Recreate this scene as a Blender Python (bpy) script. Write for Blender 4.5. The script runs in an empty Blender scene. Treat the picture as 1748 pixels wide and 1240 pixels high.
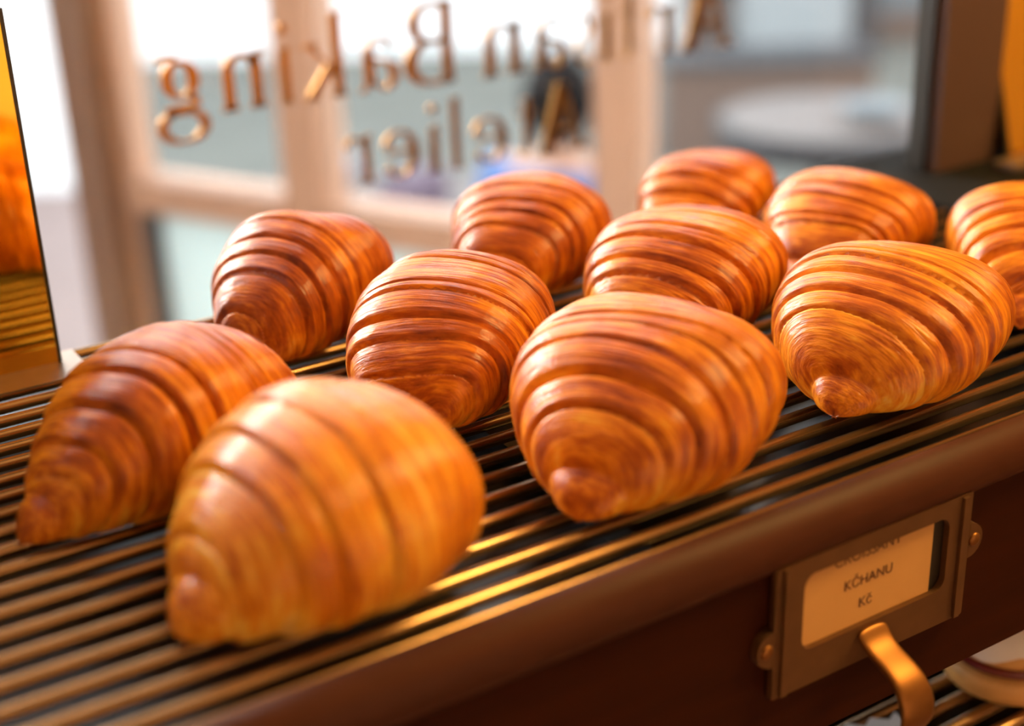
import bpy, bmesh, math, random
import numpy as np
from mathutils import Vector, Matrix, Quaternion

# ---------------------------------------------------------------- camera, world, lights, exposure
scene = bpy.context.scene
COL = scene.collection
cam_d = bpy.data.cameras.new('camera')
cam = bpy.data.objects.new('camera', cam_d); COL.objects.link(cam)
ax = Vector((0.84428, -0.53487, -0.03321)); az = Vector((-0.48010, -0.78245, 0.39657))
az.normalize(); ay = az.cross(ax).normalized(); ax = ay.cross(az).normalized()
cam.matrix_world = Matrix(((ax.x, ay.x, az.x, 0), (ax.y, ay.y, az.y, 0), (ax.z, ay.z, az.z, .28), (0, 0, 0, 1)))
cam_d.sensor_width = 36; cam_d.lens = 50.66
cam_d.clip_start = .02; cam_d.clip_end = 200
cam_d.dof.use_dof = True; cam_d.dof.focus_distance = .65; cam_d.dof.aperture_fstop = 3.0
scene.camera = cam

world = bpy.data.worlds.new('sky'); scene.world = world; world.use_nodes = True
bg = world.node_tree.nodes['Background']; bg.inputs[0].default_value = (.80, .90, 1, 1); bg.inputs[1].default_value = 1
# pale daylight sky with a bright spot added to whiten the croissant highlights
wn, wl = world.node_tree.nodes, world.node_tree.links
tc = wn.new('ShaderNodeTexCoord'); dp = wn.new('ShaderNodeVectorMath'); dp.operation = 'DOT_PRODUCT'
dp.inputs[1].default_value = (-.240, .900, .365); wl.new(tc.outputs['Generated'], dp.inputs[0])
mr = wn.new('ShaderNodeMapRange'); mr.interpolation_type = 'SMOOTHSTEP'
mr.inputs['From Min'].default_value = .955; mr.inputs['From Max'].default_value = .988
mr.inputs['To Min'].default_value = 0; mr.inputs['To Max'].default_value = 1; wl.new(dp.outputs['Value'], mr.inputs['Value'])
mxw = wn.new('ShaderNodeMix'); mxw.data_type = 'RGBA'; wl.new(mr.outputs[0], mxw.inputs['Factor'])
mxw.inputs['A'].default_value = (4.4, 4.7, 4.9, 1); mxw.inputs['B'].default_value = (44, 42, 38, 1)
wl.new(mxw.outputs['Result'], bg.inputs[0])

def area(name, loc, target, sx, sy, power, color):
    d = bpy.data.lights.new(name, 'AREA'); d.shape = 'RECTANGLE'; d.size = sx; d.size_y = sy
    d.energy = power; d.color = color
    o = bpy.data.objects.new(name, d); COL.objects.link(o); o.location = loc
    o.rotation_euler = (Vector(target) - Vector(loc)).to_track_quat('-Z', 'Y').to_euler()
    return o
area('ceiling_light', (1.30, .02, 1.25), (.3, .5, 0), .62, .62, 35, (1, .64, .20))
area('wall_fill', (.4, -1.7, 1.30), (.4, -2.6, .45), .9, .3, 16, (1, .62, .28))  # unseen fill, added so the left mirror panel reflects a brighter wall
area('wall_fill', (2.3, -1.0, 1.5), (3, -1.4, .2), .5, .3, 12, (1, .62, .28))  # second added fill, lifts the right wall reflected in the leaning panel
area('overhead_fill', (.20, .10, 1.46), (.20, .10, 0), 1.3, .8, 2.5, (1, .64, .29))  # unseen soft fill overhead, added to give the rods a warm reflection

scene.view_settings.view_transform = 'Standard'; scene.view_settings.look = 'None'
scene.view_settings.exposure = 0; scene.view_settings.gamma = 1; scene.view_settings.use_curve_mapping = False

PI = math.pi
rnd = random.Random(4)

# ---------------------------------------------------------------- materials
def nt(name):
    m = bpy.data.materials.new(name); m.use_nodes = True
    return m, m.node_tree.nodes, m.node_tree.links, m.node_tree.nodes['Principled BSDF']
def mat(name, color, rough=.5, metal=0, noise=0, scale=10, bump=0, coat=0, spec=.5, stretch=None):
    m, N, L, p = nt(name)
    p.inputs['Base Color'].default_value = (*color, 1); p.inputs['Roughness'].default_value = rough
    p.inputs['Metallic'].default_value = metal; p.inputs['Coat Weight'].default_value = coat
    p.inputs['Specular IOR Level'].default_value = spec
    if noise or bump:
        tc = N.new('ShaderNodeTexCoord'); mp = N.new('ShaderNodeMapping'); nz = N.new('ShaderNodeTexNoise')
        L.new(tc.outputs['Object'], mp.inputs[0]); L.new(mp.outputs[0], nz.inputs['Vector'])
        if stretch: mp.inputs['Scale'].default_value = stretch
        nz.inputs['Scale'].default_value = scale; nz.inputs['Detail'].default_value = 5
        if noise:
            mx = N.new('ShaderNodeMix'); mx.data_type = 'RGBA'
            mx.inputs['A'].default_value = (*[c*(1-noise) for c in color], 1)
            mx.inputs['B'].default_value = (*[min(1, c*(1+noise)) for c in color], 1)
            L.new(nz.outputs['Fac'], mx.inputs['Factor']); L.new(mx.outputs['Result'], p.inputs['Base Color'])
        if bump:
            b = N.new('ShaderNodeBump'); b.inputs['Strength'].default_value = bump; b.inputs['Distance'].default_value = .002
            L.new(nz.outputs['Fac'], b.inputs['Height']); L.new(b.outputs[0], p.inputs['Normal'])
    return m
def glass_mat(name, tint=(1, 1, 1), refl=.05):
    m, N, L, p = nt(name)
    out = [n for n in N if n.type == 'OUTPUT_MATERIAL'][0]
    t = N.new('ShaderNodeBsdfTransparent'); t.inputs[0].default_value = (*tint, 1)
    g = N.new('ShaderNodeBsdfGlossy'); g.inputs['Roughness'].default_value = .02
    mx = N.new('ShaderNodeMixShader'); fr = N.new('ShaderNodeFresnel'); fr.inputs[0].default_value = 1.25
    L.new(fr.outputs[0], mx.inputs[0]); L.new(t.outputs[0], mx.inputs[1]); L.new(g.outputs[0], mx.inputs[2])
    L.new(mx.outputs[0], out.inputs[0]); return m
def frosted_mat(name, color):
    m, N, L, p = nt(name)
    out = [n for n in N if n.type == 'OUTPUT_MATERIAL'][0]
    t = N.new('ShaderNodeBsdfTranslucent'); t.inputs[0].default_value = (*color, 1)
    d = N.new('ShaderNodeBsdfDiffuse'); d.inputs[0].default_value = (*color, 1)
    mx = N.new('ShaderNodeMixShader'); mx.inputs[0].default_value = .3
    L.new(t.outputs[0], mx.inputs[1]); L.new(d.outputs[0], mx.inputs[2]); L.new(mx.outputs[0], out.inputs[0]); return m

def pastry_mat():
    m, N, L, p = nt('baked_crust')
    at = N.new('ShaderNodeAttribute'); at.attribute_name = 'lam'
    ap = N.new('ShaderNodeAttribute'); ap.attribute_name = 'bake'
    tc = N.new('ShaderNodeTexCoord')
    info = N.new('ShaderNodeObjectInfo')
    def noise(vec, sc, detail=4, rough=.6, mapscale=None):
        if mapscale:
            mp = N.new('ShaderNodeMapping'); mp.inputs['Scale'].default_value = mapscale
            L.new(vec, mp.inputs[0]); vec = mp.outputs[0]
        n = N.new('ShaderNodeTexNoise'); n.inputs['Scale'].default_value = sc
        n.inputs['Detail'].default_value = detail; n.inputs['Roughness'].default_value = rough
        L.new(vec, n.inputs['Vector']); return n.outputs['Fac']
    streak = noise(at.outputs['Vector'], 1, 4, .65, (9, 1.1, 1.1))
    fine = noise(at.outputs['Vector'], 1, 3, .6, (34, 2.2, 2.2))
    patch = noise(tc.outputs['Object'], 24, 3)
    def math_(op, a, b):
        n = N.new('ShaderNodeMath'); n.operation = op
        for i, v in enumerate((a, b)):
            if isinstance(v, (int, float)): n.inputs[i].default_value = v
            else: L.new(v, n.inputs[i])
        return n.outputs[0]
    s = math_('ADD', math_('MULTIPLY', streak, 1.1), math_('MULTIPLY', fine, .6))
    s = math_('ADD', s, math_('MULTIPLY', patch, .9))
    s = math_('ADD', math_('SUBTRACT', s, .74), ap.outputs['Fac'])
    cr = N.new('ShaderNodeValToRGB'); L.new(s, cr.inputs[0])
    el = cr.color_ramp.elements
    el[0].position = .05; el[0].color = (.88, .56, .17, 1)
    el[1].position = 1.0; el[1].color = (.17, .022, .002, 1)
    for pos, c in ((.25, (.88, .44, .040, 1)), (.46, (.76, .238, .007, 1)), (.70, (.44, .092, .003, 1))):
        e = el.new(pos); e.color = c
    L.new(cr.outputs[0], p.inputs['Base Color'])
    p.inputs['Roughness'].default_value = .5; p.inputs['Specular IOR Level'].default_value = .12
    p.inputs['Coat Weight'].default_value = .65; p.inputs['Coat Roughness'].default_value = .11; p.inputs['Coat IOR'].default_value = 1.5
    p.inputs['Subsurface Weight'].default_value = .0
    b = N.new('ShaderNodeBump'); b.inputs['Strength'].default_value = .55; b.inputs['Distance'].default_value = .0011
    h = math_('ADD', fine, math_('MULTIPLY', noise(tc.outputs['Object'], 420, 2), .22))
    L.new(h, b.inputs['Height']); L.new(b.outputs[0], p.inputs['Normal']); L.new(b.outputs[0], p.inputs['Coat Normal'])
    return m

M = {
 'crust': pastry_mat(),
 'rod': mat('dark_bronze_rod', (.42, .25, .115), .25, .93, noise=.2, scale=60, coat=.25),
 'pan': mat('black_enamel', (.005, .0055, .007), .3, 0, noise=.3, scale=40, spec=.5),
 'wood': mat('stained_wood', (.030, .0056, .0008), .5, 0, noise=.45, scale=14, stretch=(1, 6, 12), spec=.08),
 'wood_edge': mat('stained_wood_edge', (.062, .0145, .0036), .55, 0, noise=.35, scale=14, stretch=(1, 6, 12), spec=.2),
 'bronze': mat('aged_bronze', (.155, .070, .026), .45, .6, noise=.3, scale=70),
 'brass': mat('polished_brass', (.24, .095, .022), .42, .85, noise=.15, scale=50),
 'card': mat('cream_card', (.56, .28, .08), .8, 0, noise=.05, scale=80),
 'ink': mat('dark_ink', (.10, .035, .012), .7),
 'goldmirror': mat('gold_mirror', (1.0, .56, .06), .045, 1, noise=.08, scale=20),
 'edge': mat('dark_edge', (.02, .015, .008), .4),
 'blackslab': mat('matt_black', (.008, .007, .006), .75, spec=.1),
 'plate': mat('brushed_base_plate', (.30, .22, .17), .35, .8, noise=.15, scale=90),
 'goldleaf': mat('gold_leaf', (.60, .31, .08), .38, .8, noise=.3, scale=25),
 'frame': mat('light_timber', (.60, .38, .27), .5, 0, noise=.15, scale=8, stretch=(6, 6, 1)),
 'jamb': mat('brown_timber', (.27, .155, .10), .5, 0, noise=.2, scale=8, stretch=(6, 6, 1)),
 'post': mat('dark_brown_post', (.090, .044, .031), .5, 0, noise=.2, scale=10),
 'glass': glass_mat('clear_glass'),
 'frost': frosted_mat('frosted_teal_glass', (.72, .80, .79)),
 'greyframe': mat('grey_metal_frame', (.10, .10, .11), .5),
 'plaster': mat('plaster', (.60, .42, .26), .8, 0, noise=.08, scale=4),
 'ceil': mat('ceiling_paint', (.55, .42, .30), .8, 0, noise=.04, scale=4),
 'floor': mat('floor_boards', (.20, .10, .05), .45, 0, noise=.3, scale=5, stretch=(1, 8, 1)),
 'paving': mat('grey_paving', (.125, .130, .118), .9, 0, noise=.25, scale=1.6, spec=.05),
 'pinkpaving': mat('pinkish_paving', (.205, .160, .150), .9, 0, noise=.1, scale=3, spec=.05),
 'white': mat('white_render', (.80, .82, .84), .7, 0, noise=.04, scale=2),
 'palewall': mat('pale_grey_render', (.25, .27, .28), .8),
 'dgrey': mat('dark_grey_paint', (.035, .036, .04), .5),
 'ltable': mat('pale_grey_tabletop', (.115, .10, .095), .7, 0, noise=.15, scale=8),
 'seatblue': mat('pale_blue_seat', (.13, .155, .17), .5),
 'teal': mat('teal_grey_chair', (.075, .095, .10), .5),
 'blue': mat('blue_jacket_cloth', (.06, .13, .32), .8, 0, noise=.2, scale=30),
 'jean': mat('dark_trousers', (.03, .035, .05), .8),
 'skin': mat('skin', (.45, .25, .17), .55),
 'hair': mat('dark_hair', (.006, .006, .007), .8, 0, noise=.4, scale=50, spec=.1),
 'mauve': mat('mauve_cloth', (.12, .085, .12), .8, 0, noise=.2, scale=20),
 'cream': mat('white_icing', (.85, .78, .74), .35, 0, noise=.05, scale=60, coat=.4),
 'bun': mat('pale_bun_crust', (.62, .33, .10), .45, 0, noise=.3, scale=60),
 'jam': mat('dark_red_jam', (.16, .015, .012), .2, coat=.5),
 'paper': mat('white_paper', (.62, .68, .76), .7),
 'crumb': mat('toasted_crumb', (.55, .30, .10), .7),
 'lampwhite': mat('white_lamp_glass', (.22, .22, .26), .2),
 'tan': mat('tan_planter', (.12, .078, .060), .7, noise=.2, scale=10),
}

# ---------------------------------------------------------------- helpers
def link_bm(name, bm, m, parent=None, smooth=False, loc=None):
    me = bpy.data.meshes.new(name); bm.normal_update(); bm.to_mesh(me); bm.free()
    o = bpy.data.objects.new(name, me); COL.objects.link(o)
    me.materials.append(M[m] if isinstance(m, str) else m)
    if smooth:
        for p in me.polygons: p.use_smooth = True
    if parent: o.parent = parent
    if loc: o.location = loc
    return o
def tag(o, label=None, cat=None, group=None, kind=None):
    if label: o['label'] = label
    if cat: o['category'] = cat
    if group: o['group'] = group
    if kind: o['kind'] = kind
    return o
def thing(name, label, cat, loc=(0, 0, 0), rz=0, group=None):
    o = bpy.data.objects.new(name, None); COL.objects.link(o); o.location = loc; o.rotation_euler = (0, 0, rz)
    o.empty_display_size = .02
    return tag(o, label, cat, group)
def box(bm, x0, x1, y0, y1, z0, z1, bevel=0):
    vs = [bm.verts.new(c) for c in ((x0,y0,z0),(x1,y0,z0),(x1,y1,z0),(x0,y1,z0),(x0,y0,z1),(x1,y0,z1),(x1,y1,z1),(x0,y1,z1))]
    fs = [bm.faces.new([vs[i] for i in f]) for f in ((3,2,1,0),(4,5,6,7),(0,1,5,4),(1,2,6,5),(2,3,7,6),(3,0,4,7))]
    if bevel:
        es = list({e for f in fs for e in f.edges})
        bmesh.ops.bevel(bm, geom=es, offset=bevel, segments=2, affect='EDGES', profile=.6)
def boxo(name, m, x0, x1, y0, y1, z0, z1, parent=None, bevel=0, loc=None):
    bm = bmesh.new(); box(bm, x0, x1, y0, y1, z0, z1, bevel); return link_bm(name, bm, m, parent, loc=loc)
def tube(bm, p0, p1, r, n=12, r1=None):
    p0, p1 = Vector(p0), Vector(p1); q = (p1-p0).to_track_quat('Z', 'Y'); r1 = r if r1 is None else r1
    a = []; b = []
    for i in range(n):
        t = 2*PI*i/n; c = Vector((math.cos(t), math.sin(t), 0))
        a.append(bm.verts.new(p0 + q @ (c*r))); b.append(bm.verts.new(p1 + q @ (c*r1)))
    for i in range(n): bm.faces.new((a[i], a[(i+1)%n], b[(i+1)%n], b[i]))
    bm.faces.new(a[::-1]); bm.faces.new(b)
def lathe(bm, prof, n=32, c=(0, 0, 0)):
    rings = []
    for r, z in prof:
        if r < 1e-6: rings.append([bm.verts.new((c[0], c[1], c[2]+z))])
        else: rings.append([bm.verts.new((c[0]+r*math.cos(2*PI*i/n), c[1]+r*math.sin(2*PI*i/n), c[2]+z)) for i in range(n)])
    for A, B in zip(rings, rings[1:]):
        for i in range(n):
            j = (i+1) % n
            if len(A) == 1 and len(B) == 1: continue
            if len(A) == 1: bm.faces.new((A[0], B[j], B[i]))
            elif len(B) == 1: bm.faces.new((A[i], A[j], B[0]))
            else: bm.faces.new((A[i], A[j], B[j], B[i]))
def sphere(bm, c, r, sz=(1, 1, 1), u=20, v=12):
    lathe(bm, [(0, -r*sz[2])] + [(r*math.cos(t)*sz[0], r*math.sin(t)*sz[2]) for t in np.linspace(-PI/2, PI/2, v)[1:-1]] + [(0, r*sz[2])], u, c)

# ---------------------------------------------------------------- setting: floor, ceiling, walls, windows
FZ, CZ = -1.15, 2.5
P0 = Vector((1.155, 1.56, 0)); D = Vector((-.48216, .87562, 0)).normalized(); Nn = Vector((D.y, -D.x, 0))
def wpos(a, off=0): return P0 + D*a + Nn*off        # off > 0 is away from the room
def wbox(name, m, a0, a1, z0, z1, t0=-.03, t1=.03, parent=None):
    bm = bmesh.new(); vs = []
    for z in (z0, z1):
        for a, t in ((a0, t0), (a1, t0), (a1, t1), (a0, t1)):
            p = wpos(a, t); vs.append(bm.verts.new((p.x, p.y, z)))
    for f in ((3,2,1,0),(4,5,6,7),(0,1,5,4),(1,2,6,5),(2,3,7,6),(3,0,4,7)): bm.faces.new([vs[i] for i in f])
    bmesh.ops.recalc_face_normals(bm, faces=bm.faces)
    return link_bm(name, bm, m, parent)
def struct(o): return tag(o, kind='structure')
bm = bmesh.new()
vs = [(-3, -2.6), (3, -2.6), (3, .95), (1.50, .95), (.64, 2.50), (-3, 2.50)]
bm.faces.new([bm.verts.new((x, y, FZ)) for x, y in vs]); e = bmesh.ops.extrude_face_region(bm, geom=list(bm.faces))
bmesh.ops.translate(bm, vec=(0, 0, -.1), verts=[v for v in e['geom'] if isinstance(v, bmesh.types.BMVert)])
bmesh.ops.recalc_face_normals(bm, faces=bm.faces); struct(link_bm('floor', bm, 'floor'))
bm = bmesh.new()
vs = [(-3.1, -2.7), (3.1, -2.7), (3.1, 1.05), (1.53, 1.05), (.68, 2.56), (-3.1, 2.56)]
bm.faces.new([bm.verts.new((x, y, CZ)) for x, y in vs]); e = bmesh.ops.extrude_face_region(bm, geom=list(bm.faces))
bmesh.ops.translate(bm, vec=(0, 0, .1), verts=[v for v in e['geom'] if isinstance(v, bmesh.types.BMVert)])
bmesh.ops.recalc_face_normals(bm, faces=bm.faces); struct(link_bm('ceiling', bm, 'ceil'))
struct(boxo('wall_behind', 'plaster', -3.1, 3.1, -2.7, -2.6, FZ, CZ))
struct(boxo('wall_left', 'plaster', -3.1, -3, -2.6, 2.5, FZ, CZ))
struct(boxo('wall_right', 'plaster', 3, 3.1, -2.6, 1.05, FZ, CZ))
struct(boxo('wall_back', 'plaster', 1.56, 3, .95, 1.05, FZ, CZ))
# shopfront with the timber frame: mullions, rail and lower panels
jamb = struct(wbox('window_1', 'jamb', .935, 1.015, FZ, CZ, -.05, .05))
wbox('jamb_lining', 'frame', .905, .933, FZ, CZ, -.02, .04, jamb)
fr = struct(wbox('window_2', 'frame', -.70, -.62, FZ, CZ, -.04, .04))
wbox('mullion', 'frame', .500, .574, FZ, CZ, -.035, .035, fr)
wbox('mullion', 'frame', -.028, .022, FZ, CZ, -.035, .035, fr)
wbox('mullion', 'frame', .024, .042, FZ, CZ, -.02, .03, fr)
for a0, a1 in ((.576, .903), (.044, .498), (-.618, -.030)):
    wbox('sill_rail', 'frame', a0, a1, -.425, -.372, -.04, .03, fr)
    wbox('window_pane', 'glass', a0, a1, -.372, CZ, 0, .004, fr)
    wbox('lower_panel', 'frost', a0 if a0 != .576 else a0, a1 - (.035 if a1 == .903 else 0), FZ, -.427, -.004, .004, fr)
wbox('dark_stile', 'greyframe', .868, .903, FZ, -.427, -.02, .02, fr)
# fully glazed left side of the room
lw = struct(boxo('window_3', 'glass', -2.95, .60, 2.50, 2.504, FZ, CZ))
struct(boxo('floor_outside', 'paving', -9, 16, -4, 15.5, -1.95, -1.85))

# ---------------------------------------------------------------- glazed screen behind the tray, lettering seen from behind
gs = thing('glass_screen', 'clear glass screen behind the croissant tray carrying mirrored gold serif lettering', 'glass screen', (0, .95, FZ))
boxo('pane', 'glass', -2.6, 1.30, 0, .004, 0, CZ-FZ, gs)
# glyphs: strokes of (points, width start, width end) in a box of unit width and unit x-height, readable from the street
def arc(cx_, cy_, rx, ry, a0, a1, n=14, w0=.05, w1=.2):
    out = []
    for i in range(n+1):
        t = math.radians(a0+(a1-a0)*i/n); w = w0+(w1-w0)*abs(math.cos(t))**1.4
        out.append((cx_+rx*math.cos(t), cy_+ry*math.sin(t), w))
    return out
TH, ST = .075, .20
def ln(x0, y0, x1, y1, w): return [(x0, y0, w), (x1, y1, w)]
G = {
 'B': [ln(.14, 0, .14, 1.5, .17), ln(0, .02, .5, .02, TH), ln(0, 1.48, .5, 1.48, TH), ln(.14, .80, .5, .80, TH),
       arc(.46, 1.14, .34, .34, 90, -90, 14, .05, .17), arc(.48, .41, .42, .39, 90, -90, 14, .05, .19)],
 'a': [ln(.70, .12, .70, .78, .20), arc(.42, .74, .28, .24, 5, 165, 10, .05, .12), arc(.36, .28, .28, .26, 95, 275, 12, .05, .19),
       ln(.36, .54, .70, .60, TH), ln(.36, .03, .64, .18, TH), ln(.70, .1, .95, .02, .08)],
 'k': [ln(.18, 0, .18, 1.5, .18), ln(0, .02, .36, .02, TH), ln(0, 1.48, .18, 1.48, TH), ln(.22, .42, .80, .96, TH), ln(.36, .54, .86, .03, .17),
       ln(.62, .97, .98, .97, TH), ln(.66, .02, 1, .02, TH)],
 'i': [ln(.5, 0, .5, .96, .42), ln(.1, .02, .9, .02, TH), ln(.1, .96, .5, .96, TH), arc(.5, 1.32, .12, .07, 0, 360, 12, .12, .3)],
 'n': [ln(.2, 0, .2, .96, .18), ln(.02, .02, .38, .02, TH), ln(.02, .96, .2, .96, TH), arc(.5, .68, .3, .27, 160, 5, 12, .05, .17),
       ln(.8, 0, .8, .70, .18), ln(.62, .02, .98, .02, TH)],
 'g': [arc(.44, .64, .26, .30, 0, 360, 26, .05, .18), arc(.66, .92, .22, .12, 150, 30, 6, .05, .09), arc(.42, .24, .24, .12, 100, 240, 8, .05, .14),
       ln(.30, .12, .78, .10, .15), arc(.46, -.18, .42, .27, 75, -260, 26, .05, .15)],
 'A': [ln(.06, .02, .50, 1.5, .07), ln(.50, 1.5, .90, .02, .19), ln(.22, .5, .76, .5, TH), ln(-.08, .02, .22, .02, TH), ln(.72, .02, 1.06, .02, TH)],
 't': [ln(.4, .16, .4, 1.28, .24), ln(.02, .95, .85, .95, TH), arc(.62, .2, .22, .18, 180, 320, 8, .05, .18)],
 'r': [ln(.25, 0, .25, .96, .20), ln(.02, .02, .5, .02, TH), ln(.02, .96, .25, .96, TH), arc(.62, .68, .32, .27, 165, 45, 8, .05, .14), arc(.82, .84, .06, .05, 0, 360, 10, .06, .14)],
 's': [arc(.5, .73, .30, .22, 40, 250, 12, .06, .15), arc(.5, .25, .32, .24, 70, -140, 12, .06, .17)],
 'e': [arc(.5, .5, .38, .47, 20, 330, 24, .05, .19), ln(.14, .55, .86, .55, TH)],
 'l': [ln(.5, 0, .5, 1.5, .42), ln(.1, .02, .9, .02, TH), ln(.1, 1.48, .5, 1.48, TH)],
}
def glyph(bm, ch, X0, X1, zb, xh, y0, y1, slope=0):
    """X0 is the world X of the glyph's left side as read from the street (the larger X), X1 the smaller."""
    wd = X0 - X1
    for st in G[ch]:
        pts = [(X0 - p[0]*wd, zb + p[1]*xh, p[2]) for p in st]
        L_, R_ = [], []
        for i, (x, z, w) in enumerate(pts):
            a = pts[max(i-1, 0)]; b = pts[min(i+1, len(pts)-1)]
            t = Vector((b[0]-a[0], b[1]-a[1]));  t = t.normalized() if t.length > 1e-9 else Vector((1, 0))
            n = Vector((-t.y, t.x)); hw = max(w*wd*.5*1.35, .0013)
            if ch in 'il': hw = max(w*wd*.5*1.45, .0012)
            L_.append((x+n.x*hw, z+n.y*hw)); R_.append((x-n.x*hw, z-n.y*hw))
        rows = []
        for (lx, lz), (rx, rz) in zip(L_, R_):
            rows.append([bm.verts.new((lx, y0, lz)), bm.verts.new((rx, y0, rz)), bm.verts.new((rx, y1, rz)), bm.verts.new((lx, y1, lz))])
        for A, B in zip(rows, rows[1:]):
            for i in range(4): bm.faces.new((A[i], A[(i+1)%4], B[(i+1)%4], B[i]))
        bm.faces.new(rows[0][::-1]); bm.faces.new(rows[-1])
def word(letters, xh):
    bm = bmesh.new()
    for ch, X1, X0, zb in letters: glyph(bm, ch, X0, X1, zb - FZ, xh, -.0012, -.0002)
    bmesh.ops.recalc_face_normals(bm, faces=bm.faces)
    return link_bm('lettering', bm, 'goldleaf', gs)
TH_ = 0
bl = lambda X: .049 - .030*(X-.37)
word([(c, a, b, bl((a+b)/2)) for c, a, b in (('B', .499, .541), ('a', .459, .492), ('k', .417, .450), ('i', .397, .409), ('n', .353, .388), ('g', .305, .342))], .0395)
word([(c, a, b, bl((a+b)/2)) for c, a, b in (('A', .762, .812), ('r', .722, .752), ('t', .694, .714), ('i', .677, .689), ('s', .650, .671), ('a', .610, .643), ('n', .565, .603))], .0395)
b2 = lambda X: -.022 - .030*(X-.46)
word([(c, a, b, b2((a+b)/2)) for c, a, b in (('A', .617, .660), ('t', .592, .612), ('e', .552, .586), ('l', .533, .545), ('i', .514, .526), ('e', .474, .506), ('r', .443, .468))], .0370)

# ---------------------------------------------------------------- wooden shelf with the rod rack on it
sh = thing('wooden_shelf', 'dark stained wooden shelf with rounded front edge holding the croissant rack', 'shelf', (.35, .55, -.115))
def rel(o, x, y, z): o.location = (x, y, z)
def sbox(name, m, x0, x1, y0, y1, z0, z1, parent=sh, bevel=0):
    lx, ly, lz = parent.location; return boxo(name, m, x0-lx, x1-lx, y0-ly, y1-ly, z0-lz, z1-lz, parent, bevel)
sbox('end_slab', 'blackslab', .695, 1.15, .3745, .712, -.022, -.0004)  # matt black slab over the shelf end, where the rods stop
sbox('front_board', 'wood', -.45, 1.15, .364, .3698, -.115, -.0235)
bm = bmesh.new()
prof = [(.3698, -.0235), (.3615, -.0235), (.3590, -.020), (.3580, -.015), (.3585, -.009), (.3610, -.004), (.3650, -.0012), (.3690, 0), (.3698, -.0002)]
A = [bm.verts.new((-.45-.35, y-.55, z+.115)) for y, z in prof]; B = [bm.verts.new((1.15-.35, y-.55, z+.115)) for y, z in prof]
for i in range(len(prof)):
    j = (i+1) % len(prof); bm.faces.new((A[i], A[j], B[j], B[i]))
bm.faces.new(A[::-1]); bm.faces.new(B); bmesh.ops.recalc_face_normals(bm, faces=bm.faces)
o = link_bm('edge_moulding', bm, 'wood_edge', sh)
for p in o.data.polygons: p.use_smooth = len(p.vertices) == 4
sbox('base_panel', 'wood', -.45, 1.15, .3745, .712, -.115, -.022)

rack = thing('bakery_rack', 'black rack of long parallel bronze rods under the eleven croissants', 'rack', (.35, .55, -.021))
def rbox(name, m, x0, x1, y0, y1, z0, z1): return sbox(name, m, x0, x1, y0, y1, z0, z1, rack)
bm = bmesh.new(); tube(bm, (-.785, 0, 0), (.340, 0, 0), .0013, 12); rim_bar = link_bm('rim_bar', bm, 'rod', rack, smooth=True); rim_bar.location = (0, .3716-.55, .021-.0013)
rbox('drip_pan', 'pan', -.44, .694, .3755, .711, -.0215, -.0195)
RY = [.3843 + i*.01514 for i in range(22)]
bm = bmesh.new(); RR = .0028
tube(bm, (-.785, 0, 0), (.340, 0, 0), RR, 20)
rod0 = link_bm('rod', bm, 'rod', rack, smooth=True)
for i, y in enumerate(RY):
    o = rod0 if i == 0 else rod0.copy()
    if i: COL.objects.link(o); o.parent = rack
    o.location = (0, y-.55, .021-RR)
for x in (-.25, .02, .30, .58):
    rbox('cross_bar', 'pan', x-.003, x+.003, .378, .709, -.0195, -.0082)

# second, lower shelf seen under the front board
low = thing('bakery_rack', 'lower black rod rack under the wooden shelf, holding the iced bun', 'rack', (.6, .60, -.235))
sbox('drip_pan', 'pan', -.2, 1.3, .38, .80, -.235, -.222, low)
bm = bmesh.new(); tube(bm, (-.74, 0, 0), (.74, 0, 0), .0035, 16); r0 = link_bm('rod', bm, 'rod', low, smooth=True)
for i in range(27):
    o = r0 if i == 0 else r0.copy()
    if i: COL.objects.link(o); o.parent = low
    o.location = (0, .392+i*.01514-.60, .035-.0035)
for x in (-.1, .3, .7, 1.1): sbox('cross_bar', 'pan', x-.003, x+.003, .385, .795, -.222, -.2072, low)

# ---------------------------------------------------------------- bronze label holder
HX, HZ, FY = .3945, -.0525, .364
lh = thing('label_holder', 'aged bronze label holder with curled brass pull screwed to the shelf front', 'label holder', (HX, FY, HZ))
def rrect(cx_, cz_, w, h, r, n=6):
    out = []
    for (sx, sz, a0) in ((1, 1, 0), (-1, 1, 90), (-1, -1, 180), (1, -1, 270)):
        for i in range(n+1):
            t = math.radians(a0+90*i/n); out.append((cx_+sx*(w/2-r)+r*math.cos(t), cz_+sz*(h/2-r)+r*math.sin(t)))
    return out
def ring_plate(outer, inner, y0, y1):
    bm = bmesh.new(); n = len(outer)
    def ringv(pts, y): return [bm.verts.new((x, y, z)) for x, z in pts]
    ou, iu, ol, il = ringv(outer, y0), ringv(inner, y0), ringv(outer, y1), ringv(inner, y1)
    for i in range(n):
        j = (i+1) % n
        bm.faces.new((ou[i], ou[j], iu[j], iu[i])); bm.faces.new((ol[i], il[i], il[j], ol[j]))
        bm.faces.new((ou[i], ol[i], ol[j], ou[j])); bm.faces.new((iu[i], iu[j], il[j], il[i]))
    bmesh.ops.recalc_face_normals(bm, faces=bm.faces); return bm
bm = ring_plate(rrect(0, 0, .1115, .062, .0012), rrect(.001, .0048, .083, .036, .006), -.0045, -.0015)
link_bm('frame', bm, 'bronze', lh)
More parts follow.
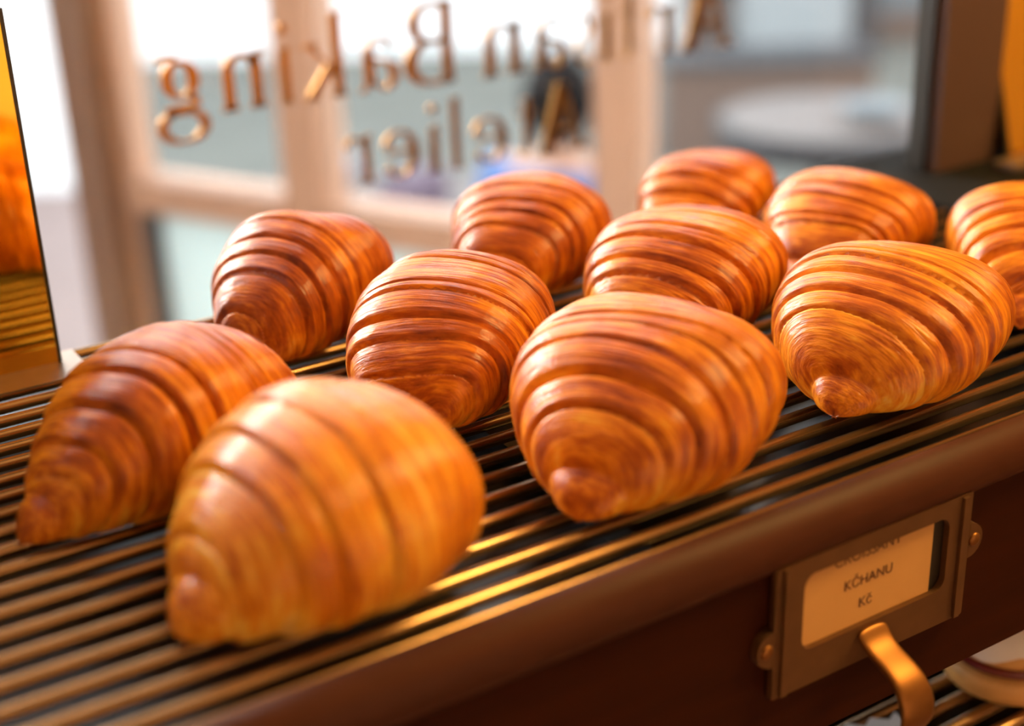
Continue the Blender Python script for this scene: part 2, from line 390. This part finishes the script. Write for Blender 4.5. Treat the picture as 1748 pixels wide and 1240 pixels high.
for sx in (-1, 1):
    boxo('side_rail', 'bronze', sx*.0505-.0016, sx*.0505+.0016, -.0062, -.0046, -.030, .030, lh)
    bm = bmesh.new()
    pts = [(sx*.0559, .0085)] + [(sx*(.0559+.0085*math.cos(t)), .0085*math.sin(t)) for t in np.linspace(PI/2, -PI/2, 12)] + [(sx*.0559, -.0085)]
    dz = -.006 if sx < 0 else .006
    a = [bm.verts.new((x, -.0045, z+dz)) for x, z in pts[1:-1]]; b = [bm.verts.new((x, -.0002, z+dz)) for x, z in pts[1:-1]]
    bm.faces.new(a); bm.faces.new(b)
    for i in range(len(a)): bm.faces.new((a[i], a[(i+1)%len(a)], b[(i+1)%len(a)], b[i]))
    bmesh.ops.recalc_face_normals(bm, faces=bm.faces); link_bm('screw_lug', bm, 'bronze', lh)
    bm = bmesh.new(); sphere(bm, (0, 0, 0), .0034, (1, 1, .45), 16, 8)
    s_ = link_bm('screw', bm, 'brass', lh, smooth=True); s_.location = (sx*.0592, -.0046, dz); s_.rotation_euler = (PI/2, 0, 0)
boxo('backing_plate', 'edge', -.050, .050, -.0012, -.0002, -.029, .029, lh)
card = boxo('paper_card', 'card', -.049, .0355, -.0020, -.0013, -.021, .029, lh)
def text(parent, s, size, x, z, y, m):
    cu = bpy.data.curves.new('printed_text', 'FONT'); cu.body = s; cu.size = size; cu.align_x = 'CENTER'; cu.extrude = .00008
    o = bpy.data.objects.new('tmp', cu); COL.objects.link(o)
    bpy.context.view_layer.update()
    me = bpy.data.meshes.new_from_object(o.evaluated_get(bpy.context.evaluated_depsgraph_get()))
    bpy.data.objects.remove(o); t = bpy.data.objects.new('printed_text', me); COL.objects.link(t)
    me.materials.clear(); me.materials.append(M[m]); t.parent = parent; t.location = (x, y, z); t.rotation_euler = (PI/2, 0, 0)
    return t
text(card, 'CROISSANT', .0072, -.003, .0185, -.0022, 'ink')
text(card, 'KČHANU', .0066, -.002, .0055, -.0022, 'ink')
text(card, 'Kč', .0066, -.003, -.0055, -.0022, 'ink')
# curled brass pull: swept tongue
bm = bmesh.new()
pp = [(-.0040, -.0150, .0085, .0016), (-.0070, -.0195, .0085, .0018), (-.0120, -.0235, .0080, .0021), (-.0190, -.0260, .0080, .0023), (-.0260, -.0290, .0085, .0024),
      (-.0315, -.0345, .0090, .0024), (-.0340, -.0420, .0092, .0023), (-.0330, -.0490, .0088, .0020), (-.0300, -.0545, .0075, .0016)]
rows = []
for i, (y, z, w, t) in enumerate(pp):
    a = pp[max(i-1, 0)]; b = pp[min(i+1, len(pp)-1)]; d = Vector((0, b[0]-a[0], b[1]-a[1])).normalized(); n = Vector((0, d.z, -d.y))
    c = Vector((-.001, y, z)); row = []
    for u, v in ((-1, -.5), (-1, .5), (-.8, 1), (.8, 1), (1, .5), (1, -.5), (.8, -1), (-.8, -1)): row.append(bm.verts.new(c + Vector((u*w, 0, 0)) + n*v*t))
    rows.append(row)
for A, B in zip(rows, rows[1:]):
    for i in range(8): bm.faces.new((A[i], A[(i+1)%8], B[(i+1)%8], B[i]))
bm.faces.new(rows[0][::-1]); bm.faces.new(rows[-1]); bmesh.ops.recalc_face_normals(bm, faces=bm.faces)
o = link_bm('pull', bm, 'brass', lh, smooth=True); o['label'] = 'curled polished brass pull'
sm = o.modifiers.new('s', 'SUBSURF'); sm.levels = 2; sm.render_levels = 2

# ---------------------------------------------------------------- croissants
def vnoise(rs, u, v, per_v):
    """value noise, v periodic with per_v cells"""
    nu = int(u.max()) + 3; lat = rs.rand(nu, per_v)
    ui = np.floor(u).astype(int); vi = np.floor(v).astype(int); fu = u-ui; fv = v-vi
    fu = fu*fu*(3-2*fu); fv = fv*fv*(3-2*fv)
    a = lat[ui, vi % per_v]; b = lat[ui+1, vi % per_v]; c = lat[ui, (vi+1) % per_v]; d = lat[ui+1, (vi+1) % per_v]
    return (a*(1-fu)+b*fu)*(1-fv) + (c*(1-fu)+d*fu)*fv
def prof_r(s, e):
    a = np.clip(np.abs(s), 0, 1)
    return .40*np.sqrt(1-a**6) + .60*np.clip(np.cos(PI/2*np.minimum(a/.86, 1)), 0, 1)**(e*.92)
def croissant(x, y, head, L_, W_, H_, bend, ex, seed, label, NU=380, NV=232, layers=None, tone=0.0):
    rs = np.random.RandomState(seed); L_ = L_ + .005
    t = np.linspace(-1, 1, NU); t = .45*t + .55*np.sin(PI/2*t); t[0], t[-1] = -1, 1
    th = np.arange(NV)/NV*2*PI
    S, T = np.meshgrid(t, th, indexing='ij')
    sg = np.where(S >= 0, 1.0, -1.0); aS = np.abs(S)
    Vn = T/(2*PI)
    p_eff = prof_r(S, ex)
    bake = np.zeros_like(S); disp = np.zeros_like(S); s_eff = aS.copy(); lamu = np.zeros_like(S)
    for side in (-1, 1):
        m_ = sg == side
        b = np.array(layers if layers else [0, .20, .38, .54, .68, .82])
        b = b + np.r_[0, rs.uniform(-.045, .045, len(b)-1)]
        b = np.r_[b, 1.25]
        ph = rs.uniform(0, 2*PI)
        shift = .055*np.cos(T-ph) + .022*np.cos(2*T-ph*1.7) + .035*(vnoise(rs, aS*3, Vn*7, 7)-.5)
        shift *= np.clip(aS*5, 0, 1)
        sw = np.clip(aS + shift*(1-aS**4), 0, 1.2)
        k = np.clip(np.searchsorted(b, sw.ravel(), side='right')-1, 0, len(b)-2).reshape(sw.shape)
        w = b[k+1]-b[k]; q = (sw-b[k])/w
        amp = rs.uniform(.30, 1.30, len(b))[k]*(.40 + 1.15*vnoise(rs, k*1.37+aS*.8, Vn*5, 5))
        rise = 1-np.exp(-q/.085); q2 = np.where(k == 0, .5+.5*q, q); rise = np.where(k == 0, 1, rise)
        lip = np.where(q2 > .62, 1-.30*((q2-.62)/.38)**3, 1.0)
        shp = rise*lip
        fall = np.clip((1-q)/.10, 0, 1); fall = fall*fall*(3-2*fall)
        shp = np.where(k < len(b)-2, shp*fall, shp)
        last = k >= len(b)-2
        shp = np.where(last, .55+.3*rise, shp)
        d = (shp-.78)*.0040*amp*np.clip(p_eff*1.6, 0, 1)
        # thin laminations that follow the layer edges
        def ridged(fu, fv, w_):
            n_ = vnoise(rs, sw*fu + Vn*3*w_, Vn*fv, fv); return (1-np.abs(2*n_-1))**2
        wob = vnoise(rs, sw*7, Vn*6, 6)
        near = .35 + .65*np.exp(-((q-1)/.35)**2) + .5*np.exp(-(q/.2)**2)*(k > 0)
        la = (ridged(30, 7, 1)-.4)*.00060*near*(.3+wob) + (ridged(62, 11, 1)-.4)*.00032*near*(.4+wob)
        la += (vnoise(rs, sw*12+2*wob, Vn*7, 7)-.5)*.0007*(.3+1.4*vnoise(rs, sw*4, Vn*4, 4))
        d += la*np.clip(p_eff*1.4, 0, 1)
        disp[m_] = d[m_]
        step = np.where(k == 0, 0, .27*w*(np.where(q > .9, .4-(q-.9)*9, q-.5)))
        s_eff[m_] = np.clip(aS-step*(1-aS**3)*np.where(last, 0, 1), 0, 1)[m_]
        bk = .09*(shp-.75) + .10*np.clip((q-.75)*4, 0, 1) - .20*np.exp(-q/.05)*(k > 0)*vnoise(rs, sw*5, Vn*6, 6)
        bake[m_] = bk[m_]; lamu[m_] = (sw*side + side*k*.7)[m_]
    pr = prof_r(s_eff, ex); pr0 = prof_r(S, ex)
    lump = (vnoise(rs, (S+1)*3.2, Vn*5, 5)-.5)*.0050*np.clip(pr0*1.5, 0, 1)
    ro = disp + lump - .0012
    ct = np.sign(np.cos(T))*np.abs(np.cos(T))**.87; st_ = np.sign(np.sin(T))*np.abs(np.sin(T))**.87
    lx = S*L_/2
    ly = (W_/2*pr + ro)*ct - bend*S**2
    zc = H_*.48*(.05+.95*pr0)
    lz = zc + (H_/2*pr + ro)*st_
    # settle on the rods: soft flat underside
    zmin = .0006
    soft = .006
    lz = np.where(lz < soft, zmin + (soft-zmin)*np.exp((lz-soft)/(soft*1.1)), lz)
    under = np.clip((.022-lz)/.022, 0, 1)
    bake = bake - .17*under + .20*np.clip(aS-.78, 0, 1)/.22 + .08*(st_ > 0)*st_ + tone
    verts = np.stack([lx, ly, lz], -1).reshape(-1, 3)
    i = np.arange(NU-1)[:, None]*NV; j = np.arange(NV)[None, :]; j2 = (j+1) % NV
    quads = np.stack([i+j, i+NV+j, i+NV+j2, i+j2], -1).reshape(-1, 4)
    me = bpy.data.meshes.new('croissant')
    me.vertices.add(len(verts)); me.vertices.foreach_set('co', verts.astype(np.float32).ravel())
    me.loops.add(quads.size); me.loops.foreach_set('vertex_index', quads.astype(np.int32).ravel())
    me.polygons.add(len(quads)); me.polygons.foreach_set('loop_start', (np.arange(len(quads))*4).astype(np.int32))
    me.polygons.foreach_set('use_smooth', np.ones(len(quads), bool))
    me.update(calc_edges=True)
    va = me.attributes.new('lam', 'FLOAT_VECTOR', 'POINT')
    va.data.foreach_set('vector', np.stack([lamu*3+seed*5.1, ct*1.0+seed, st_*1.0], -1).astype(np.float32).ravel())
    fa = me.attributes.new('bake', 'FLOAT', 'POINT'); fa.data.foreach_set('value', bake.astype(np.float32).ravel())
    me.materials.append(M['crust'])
    o = bpy.data.objects.new('croissant', me); COL.objects.link(o); o.location = (x, y, 0); o.rotation_euler = (0, 0, head)
    return tag(o, label, 'croissant', 'croissants on the rod rack')

CR = [
 (0.1612, 0.5235, 0.3100, 0.1388, 0.0865, 0.0728, -0.0102, 0.8686, 11, 'croissant at far left, hooked tip pointing left, closest to the tall gold panel', None, .02),
 (0.1831, 0.4194, 0.2647, 0.1262, 0.1072, 0.0770, -0.0116, 0.7396, 22, 'largest and most blurred croissant, pale golden, nearest the viewer on the rack', [0, .24, .46, .64, .80], -.14),
 (0.2782, 0.6534, 0.6307, 0.1244, 0.0854, 0.0647, -0.0060, 0.6748, 33, 'darkest brown croissant, leftmost in the back row, in front of the teal pane', None, .13),
 (0.3016, 0.5440, 0.6980, 0.1257, 0.0940, 0.0651, -0.0024, 0.5927, 44, 'sharp glossy croissant between the leftmost dark one and the big central one', [0, .17, .33, .48, .64, .80], .06),
 (0.4161, 0.6517, 0.6703, 0.1268, 0.0887, 0.0591, -0.0026, 0.6893, 55, 'blurred croissant in the back row, standing below the person in blue', None, .08),
 (0.3315, 0.4330, 0.5049, 0.1288, 0.1130, 0.0712, -0.0002, 0.6908, 66, 'big central croissant in the front row with round blunt tip facing the viewer', [0, .16, .31, .45, .60, .78], 0),
 (0.4400, 0.5420, 0.5536, 0.1290, 0.0990, 0.0630, -0.0035, 0.6596, 77, 'croissant in the middle row directly behind the big central front one', [0, .18, .35, .52, .68, .83], .02),
 (0.5522, 0.6620, 0.6000, 0.1300, 0.0800, 0.0480, 0.0005, 0.8064, 88, 'farthest croissant, mostly hidden, just right of the wide timber window post', None, .03),
 (0.5751, 0.5635, 0.3310, 0.1212, 0.0898, 0.0518, -0.0004, 0.6990, 99, 'blurred croissant behind the sharp right one, left of the dark brown post', None, .02),
 (0.4770, 0.4374, 0.4689, 0.1284, 0.1085, 0.0629, -0.0034, 0.5762, 111, 'sharpest croissant, at right of the front row, fine pale flaky layers around its tip', [0, .13, .27, .41, .56, .74], -.02),
 (0.6160, 0.4740, 0.6445, 0.1333, 0.0871, 0.0574, 0.0016, 0.7579, 123, 'croissant cut off by the right edge of the photo', None, 0),
]
for x, y, a, L_, W_, H_, bd, ex, sd, lb, ly_, tn in CR:
    croissant(x, y, a, L_, W_, H_, bd, ex, sd, lb, layers=ly_, tone=tn)

# ---------------------------------------------------------------- gold mirror panels with metal feet
gp = thing('gold_mirror_panel', 'tall gold tinted mirror panel standing at the left end of the rack', 'panel', (0, .69, 0))
boxo('mirror_sheet', 'goldmirror', -.20, .1555, -.0012, .0012, .001, .176, gp)
boxo('edge_trim', 'edge', .1556, .1572, -.002, .002, .001, .176, gp)
boxo('foot_plate', 'plate', -.20, .166, -.024, .012, -.0002, .0009, gp)
gp2 = thing('gold_mirror_panel', 'gold tinted mirror panel leaning back beside the dark brown post at right', 'panel', (.808, .645, 0))
o = boxo('mirror_sheet', 'goldmirror', 0, .30, -.0012, .0012, .002, .19, gp2); o.rotation_euler = (-.27, 0, 0)
o = boxo('edge_trim', 'edge', -.003, -.0001, -.002, .002, .002, .19, gp2); o.rotation_euler = (-.27, 0, 0)
boxo('foot_plate', 'plate', -.026, .30, -.026, -.006, -.0002, .006, gp2, .0015)

pt = thing('wooden_post', 'dark brown upright wooden post at the back right of the rack', 'post', (.762, .668, 0))
boxo('post_face', 'post', -.016, .042, -.012, -.004, -.0002, CZ, pt)
boxo('post_core', 'edge', -.020, .042, -.004, .010, -.0002, CZ, pt)
boxo('side_board', 'post', .0425, .30, .030, .042, .0, CZ, pt)

# ---------------------------------------------------------------- iced bun and paper on the lower rack
ib = thing('iced_bun', 'small filled bun with white icing on the lower rack at bottom right', 'bun', (.566, .418, -.200))
bm = bmesh.new(); lathe(bm, [(0, 0), (.022, .0), (.034, .006), (.038, .016), (.036, .022), (0, .022)], 40); link_bm('bun_base', bm, 'bun', ib, smooth=True)
bm = bmesh.new(); lathe(bm, [(0, .022), (.034, .0222), (.0355, .025), (.033, .028), (0, .028)], 40); link_bm('jam_layer', bm, 'jam', ib, smooth=True)
bm = bmesh.new(); lathe(bm, [(0, .028), (.034, .0282), (.038, .034), (.035, .046), (.024, .055), (0, .058)], 40); link_bm('bun_top', bm, 'bun', ib, smooth=True)
bm = bmesh.new()
ringn = 40; pr_ = [(.0386, .036), (.0365, .046), (.025, .0562), (0, .0595)]; lathe(bm, pr_, ringn)
for v in bm.verts:
    r_ = math.hypot(v.co.x, v.co.y)
    if r_ > .037: v.co.z += .004*math.sin(5*math.atan2(v.co.y, v.co.x))
link_bm('icing', bm, 'cream', ib, smooth=True)

pz = -.1995
bm = bmesh.new(); top = []
n = 22
for i in range(n+1):
    top.append((.340 + i*.0070, .470 - .0050*(i % 2) - i*.0018))  # zigzag stands in for the stepped shadow of the rods
low_ = [(.49, .392), (.34, .392)]
f = bm.faces.new([bm.verts.new((x, y, pz)) for x, y in top+low_])
e = bmesh.ops.extrude_face_region(bm, geom=[f]); bmesh.ops.translate(bm, vec=(0, 0, -.0003), verts=[v for v in e['geom'] if isinstance(v, bmesh.types.BMVert)])
bmesh.ops.recalc_face_normals(bm, faces=bm.faces)
tag(link_bm('paper_liner', bm, 'paper'), 'white paper liner on the lower rack, zigzag edge shaped after the shadow of the rods', 'paper')

# crumbs lying between the rods
for i, (cx_, cy_) in enumerate([(.262, .467), (.268, .4655), (.268, .4515), (.2635, .449), (.274, .440), (.279, .4365), (.283, .4225), (.306, .4065), (.33, .3915), (.4635, .391), (.405, .4062)]):
    bm = bmesh.new(); sphere(bm, (0, 0, 0), .0011+.0005*rnd.random(), (1, 1, .7), 8, 5)
    for v in bm.verts: v.co *= 1+.35*(rnd.random()-.5)
    o = link_bm('crumb', bm, 'crumb'); o.location = (cx_, cy_, -.0185)
    o.location.y = min(RY, key=lambda q: abs(q+.00757-cy_)) + .00757
    tag(o, 'tiny pastry crumb in the dark gap between the rods', 'crumb', 'crumbs between the rods')

# ---------------------------------------------------------------- street side seen through the glass
GZ = -1.85
def oriented(name, label, cat, loc, rz, group=None): return thing(name, label, cat, loc, rz, group)
FA = math.atan2(-.5349, .8443)            # facade runs across the view
fc = thing('white_facade', 'white rendered building facade across the paving, overexposed in daylight', 'building', (5.45, 9.4, GZ), FA)
boxo('wall', 'white', -5.6, 1.60, 0, .3, 0, 4.2, fc)
boxo('wall', 'palewall', 2.0, 2.70, -.8, .3, 0, 4.2, fc)
boxo('wall', 'seatblue', 2.92, 6.2, 0, .3, .18, 4.2, fc)
boxo('plinth', 'tan', 2.92, 6.2, -.1, -.01, 0, .18, fc)
boxo('door_frame', 'dgrey', 2.72, 2.90, -.8, -.5, 0, 4.2, fc)
boxo('door', 'tan', 1.62, 1.98, -.1, 0, 0, 3.6, fc)
wp = tag(boxo('partition_wall', 'white', -5.4, .36, 0, .2, 0, 3.4, loc=(1.72, 7.7, GZ)), 'bright white wall outside, seen left of the timber window jamb', 'wall')
wp.rotation_euler = (0, 0, FA)
pk = tag(boxo('paved_strip', 'pinkpaving', -5.4, 1.45, -3.6, -.02, .0, .012, loc=(1.72, 7.7, GZ)), 'pinkish paved strip in front of the white wall at far left', 'paving')
pk.rotation_euler = (0, 0, FA)

# round cafe table
def cafe_table(loc, r, label, mtop, group=None, hgt=.75):
    t = thing('cafe_table', label, 'table', loc, 0, group)
    bm = bmesh.new(); lathe(bm, [(0, hgt-.02), (r-.01, hgt-.02), (r-.006, hgt), (0, hgt)], 48); link_bm('table_top', bm, mtop, t)
    bm = bmesh.new(); lathe(bm, [(r-.0055, hgt-.10), (r+.012, hgt-.10), (r+.014, hgt+.002), (r-.0055, hgt+.004), (r-.0055, hgt-.10)], 48); link_bm('rim', bm, 'dgrey', t)
    bm = bmesh.new(); tube(bm, (0, 0, .03), (0, 0, hgt-.021), .03, 16); link_bm('column', bm, 'dgrey', t)
    bm = bmesh.new(); lathe(bm, [(0, 0), (.24, 0), (.24, .015), (.05, .03), (0, .03)], 32); link_bm('foot', bm, 'dgrey', t)
    return t
cafe_table((3.93, 4.03, GZ), .40, 'round pale grey cafe table with dark rim outside, near the dark post', 'ltable')
bw = thing('serving_bowl', 'pale blue bowl on the round grey cafe table', 'bowl', (4.02, 3.86, GZ+.7505))
bm = bmesh.new(); lathe(bm, [(0, 0), (.06, 0), (.13, .07), (.125, .07), (.055, .008), (0, .008)], 32); link_bm('bowl_body', bm, 'seatblue', bw, smooth=True)
def chair(loc, rz, label, mseat, mback, w=.42, back=.45):
    c = thing('cafe_chair', label, 'chair', loc, rz, 'chairs outside')
    boxo('seat', mseat, -w/2, w/2, -.21, .21, .43, .46, c, .01)
    bm = bmesh.new()
    n = 10
    for k in range(n):
        pass
    box(bm, -w/2, w/2, .195, .22, .56, .46+back, .01); link_bm('backrest', bm, mback, c)
    for sx in (-1, 1):
        for sy in (-1, 1):
            bm = bmesh.new(); tube(bm, (sx*(w/2-.02), sy*.19, 0), (sx*(w/2-.03), sy*.18, .43), .013, 10); link_bm('leg', bm, 'dgrey', c)
        bm = bmesh.new(); tube(bm, (sx*(w/2-.03), .205, .46), (sx*(w/2-.03), .208, .56), .011, 10); link_bm('back_stay', bm, 'dgrey', c)
    return c
chair((2.93, 3.70, GZ), .9, 'teal grey cafe chair standing between the timber post and the round table', 'teal', 'teal')
chair((3.55, 3.05, GZ), -2.2, 'cafe chair with pale blue seat in front of the round grey table', 'seatblue', 'dgrey', back=.25)
cr_ = thing('wooden_planter', 'low tan wooden planter behind the round grey cafe table', 'planter', (5.3, 5.9, GZ), FA)
boxo('box_body', 'tan', -.55, .55, -.2, .2, 0, .50, cr_); boxo('box_rim', 'dgrey', -.57, .57, -.22, .22, .50, .54, cr_)

# white cloth table with bag, lamp
t2 = cafe_table((2.12, 3.98, GZ), .42, 'round pale mauve-grey cafe table outside beside the seated person', 'ltable')
bg_ = thing('handbag', 'mauve handbag on the white cafe table', 'bag', (2.02, 3.84, GZ+.7505), .4)
bm = bmesh.new(); box(bm, -.12, .12, -.06, .06, 0, .16, .03); link_bm('bag_body', bm, 'mauve', bg_)
bm = bmesh.new()
hp = [Vector((.07*math.cos(t), 0, .155+.08*math.sin(t))) for t in np.linspace(0, PI, 10)]
for a, b in zip(hp, hp[1:]): tube(bm, a, b, .007, 8)
link_bm('strap', bm, 'dgrey', bg_)
gl = thing('table_lamp', 'small white globe lamp on a stem left of the mauve handbag', 'lamp', (1.83, 3.93, GZ+.7505))
bm = bmesh.new(); lathe(bm, [(0, 0), (.05, 0), (.05, .01), (.01, .015), (.01, .13), (0, .13)], 20); link_bm('lamp_stem', bm, 'dgrey', gl)
bm = bmesh.new(); sphere(bm, (0, 0, .185), .055, (1, 1, 1), 24, 14); link_bm('lamp_globe', bm, 'lampwhite', gl, smooth=True)

# seated person, back to the window
def skin(name, m, verts, edges, parent, root=0, sub=2):
    me = bpy.data.meshes.new(name); me.from_pydata([v[:3] for v in verts], edges, []); o = bpy.data.objects.new(name, me); COL.objects.link(o)
    o.parent = parent; me.materials.append(M[m]); o.modifiers.new('skin', 'SKIN')
    for i, v in enumerate(verts):
        r = v[3]; me.skin_vertices[0].data[i].radius = r if isinstance(r, tuple) else (r, r)
        me.skin_vertices[0].data[i].use_root = i == root
    s = o.modifiers.new('sub', 'SUBSURF'); s.levels = sub; s.render_levels = sub
    o.modifiers['skin'].use_smooth_shade = True
    return o
pe = thing('person', 'person with dark gathered hair and blue jacket, seated outside with back turned', 'person', (2.13, 3.18, GZ), -1.0)
# local frame: faces +Y, seat .45 high
body = [(0, 0, .55, .15), (0, -.01, .75, .135), (0, 0, .93, .15), (0, .0, 1.06, .075), (0, .01, 1.13, .055),
        (.17, 0, 1.02, .065), (-.17, 0, 1.02, .065), (.23, .05, .80, .045), (-.23, .05, .80, .045), (.17, .27, .76, .034), (-.17, .27, .76, .034), (.14, .34, .77, .026), (-.14, .34, .77, .026),
        (.10, .05, .52, .09), (-.10, .05, .52, .09), (.11, .42, .52, .065), (-.11, .42, .52, .065), (.11, .44, .10, .045), (-.11, .44, .10, .045), (.11, .56, .045, .04), (-.11, .56, .045, .04)]
ed = [(0,1),(1,2),(2,3),(3,4),(2,5),(2,6),(5,7),(6,8),(7,9),(8,10),(9,11),(10,12),(0,13),(0,14),(13,15),(14,16),(15,17),(16,18),(17,19),(18,20)]
for s, hand in ((1, 11), (-1, 12)):
    for k, (dx, ln_) in enumerate(((-.03, .060), (-.01, .075), (.01, .072), (.03, .055))):
        i0 = len(body); body.append((s*.14+dx*.8, .375, .775, .012)); body.append((s*.14+dx, .375+ln_*.6, .775, .009)); body.append((s*.14+dx, .375+ln_, .768, .008))
        ed += [(hand, i0), (i0, i0+1), (i0+1, i0+2)]
    i0 = len(body); body.append((s*.14-s*.035, .35, .775, .011)); body.append((s*.14-s*.055, .375, .772, .009)); ed += [(hand, i0), (i0, i0+1)]
skin('body', 'skin', body, ed, pe)
skin('jacket', 'blue', [(0, 0, .56, .165), (0, -.01, .75, .155), (0, 0, .95, .165), (0, 0, 1.05, .085), (.18, 0, 1.01, .085), (-.18, 0, 1.01, .085), (.235, .05, .80, .062), (-.235, .05, .80, .062), (.175, .25, .765, .048), (-.175, .25, .765, .048)],
     [(0,1),(1,2),(2,3),(2,4),(2,5),(4,6),(5,7),(6,8),(7,9)], pe)
skin('trousers', 'jean', [(0, 0, .53, .165), (.10, .05, .52, .105), (-.10, .05, .52, .105), (.11, .43, .52, .078), (-.11, .43, .52, .078), (.11, .44, .14, .062), (-.11, .44, .14, .062)],
     [(0,1),(0,2),(1,3),(2,4),(3,5),(4,6)], pe)
bm = bmesh.new(); sphere(bm, (0, .02, 1.22), .1, (.78, .95, 1.12), 28, 18)
for v in bm.verts:
    c = v.co
    if c.y > .08 and abs(c.x) < .022 and 1.19 < c.z < 1.24: c.y += .018
    if c.z < 1.17: c.x *= .86
for s in (-1, 1): sphere(bm, (s*.080, .02, 1.215), .022, (.4, .8, 1.3), 10, 6)
h_ = link_bm('head', bm, 'skin', pe, smooth=True)
for s in (-1, 1):
    bm = bmesh.new(); sphere(bm, (s*.03, .108, 1.23), .009, (1, .6, .7), 10, 6); link_bm('eye', bm, 'hair', h_)
bm = bmesh.new(); sphere(bm, (0, .112, 1.165), .02, (1.1, .35, .3), 10, 6); link_bm('mouth', bm, 'mauve', h_)
bm = bmesh.new(); sphere(bm, (0, -.005, 1.245), .116, (.86, .98, 1.08), 28, 18)
for v in bm.verts:
    if v.co.y > .06 and v.co.z < 1.27: v.co.y = .06
sphere(bm, (0, -.10, 1.28), .045, (1, 1, 1), 18, 10)
link_bm('hair', bm, 'hair', pe, smooth=True)
st = thing('bar_stool', 'dark stool under the seated person in blue', 'stool', (2.13, 3.18, GZ), -1.0)
bm = bmesh.new(); lathe(bm, [(0, .325), (.19, .325), (.20, .34), (.19, .352), (0, .352)], 32); link_bm('seat', bm, 'dgrey', st)
for k in range(4):
    a = PI/4+k*PI/2; bm = bmesh.new(); tube(bm, (.19*math.cos(a), .19*math.sin(a), 0), (.13*math.cos(a), .13*math.sin(a), .326), .013, 10); link_bm('leg', bm, 'dgrey', st)
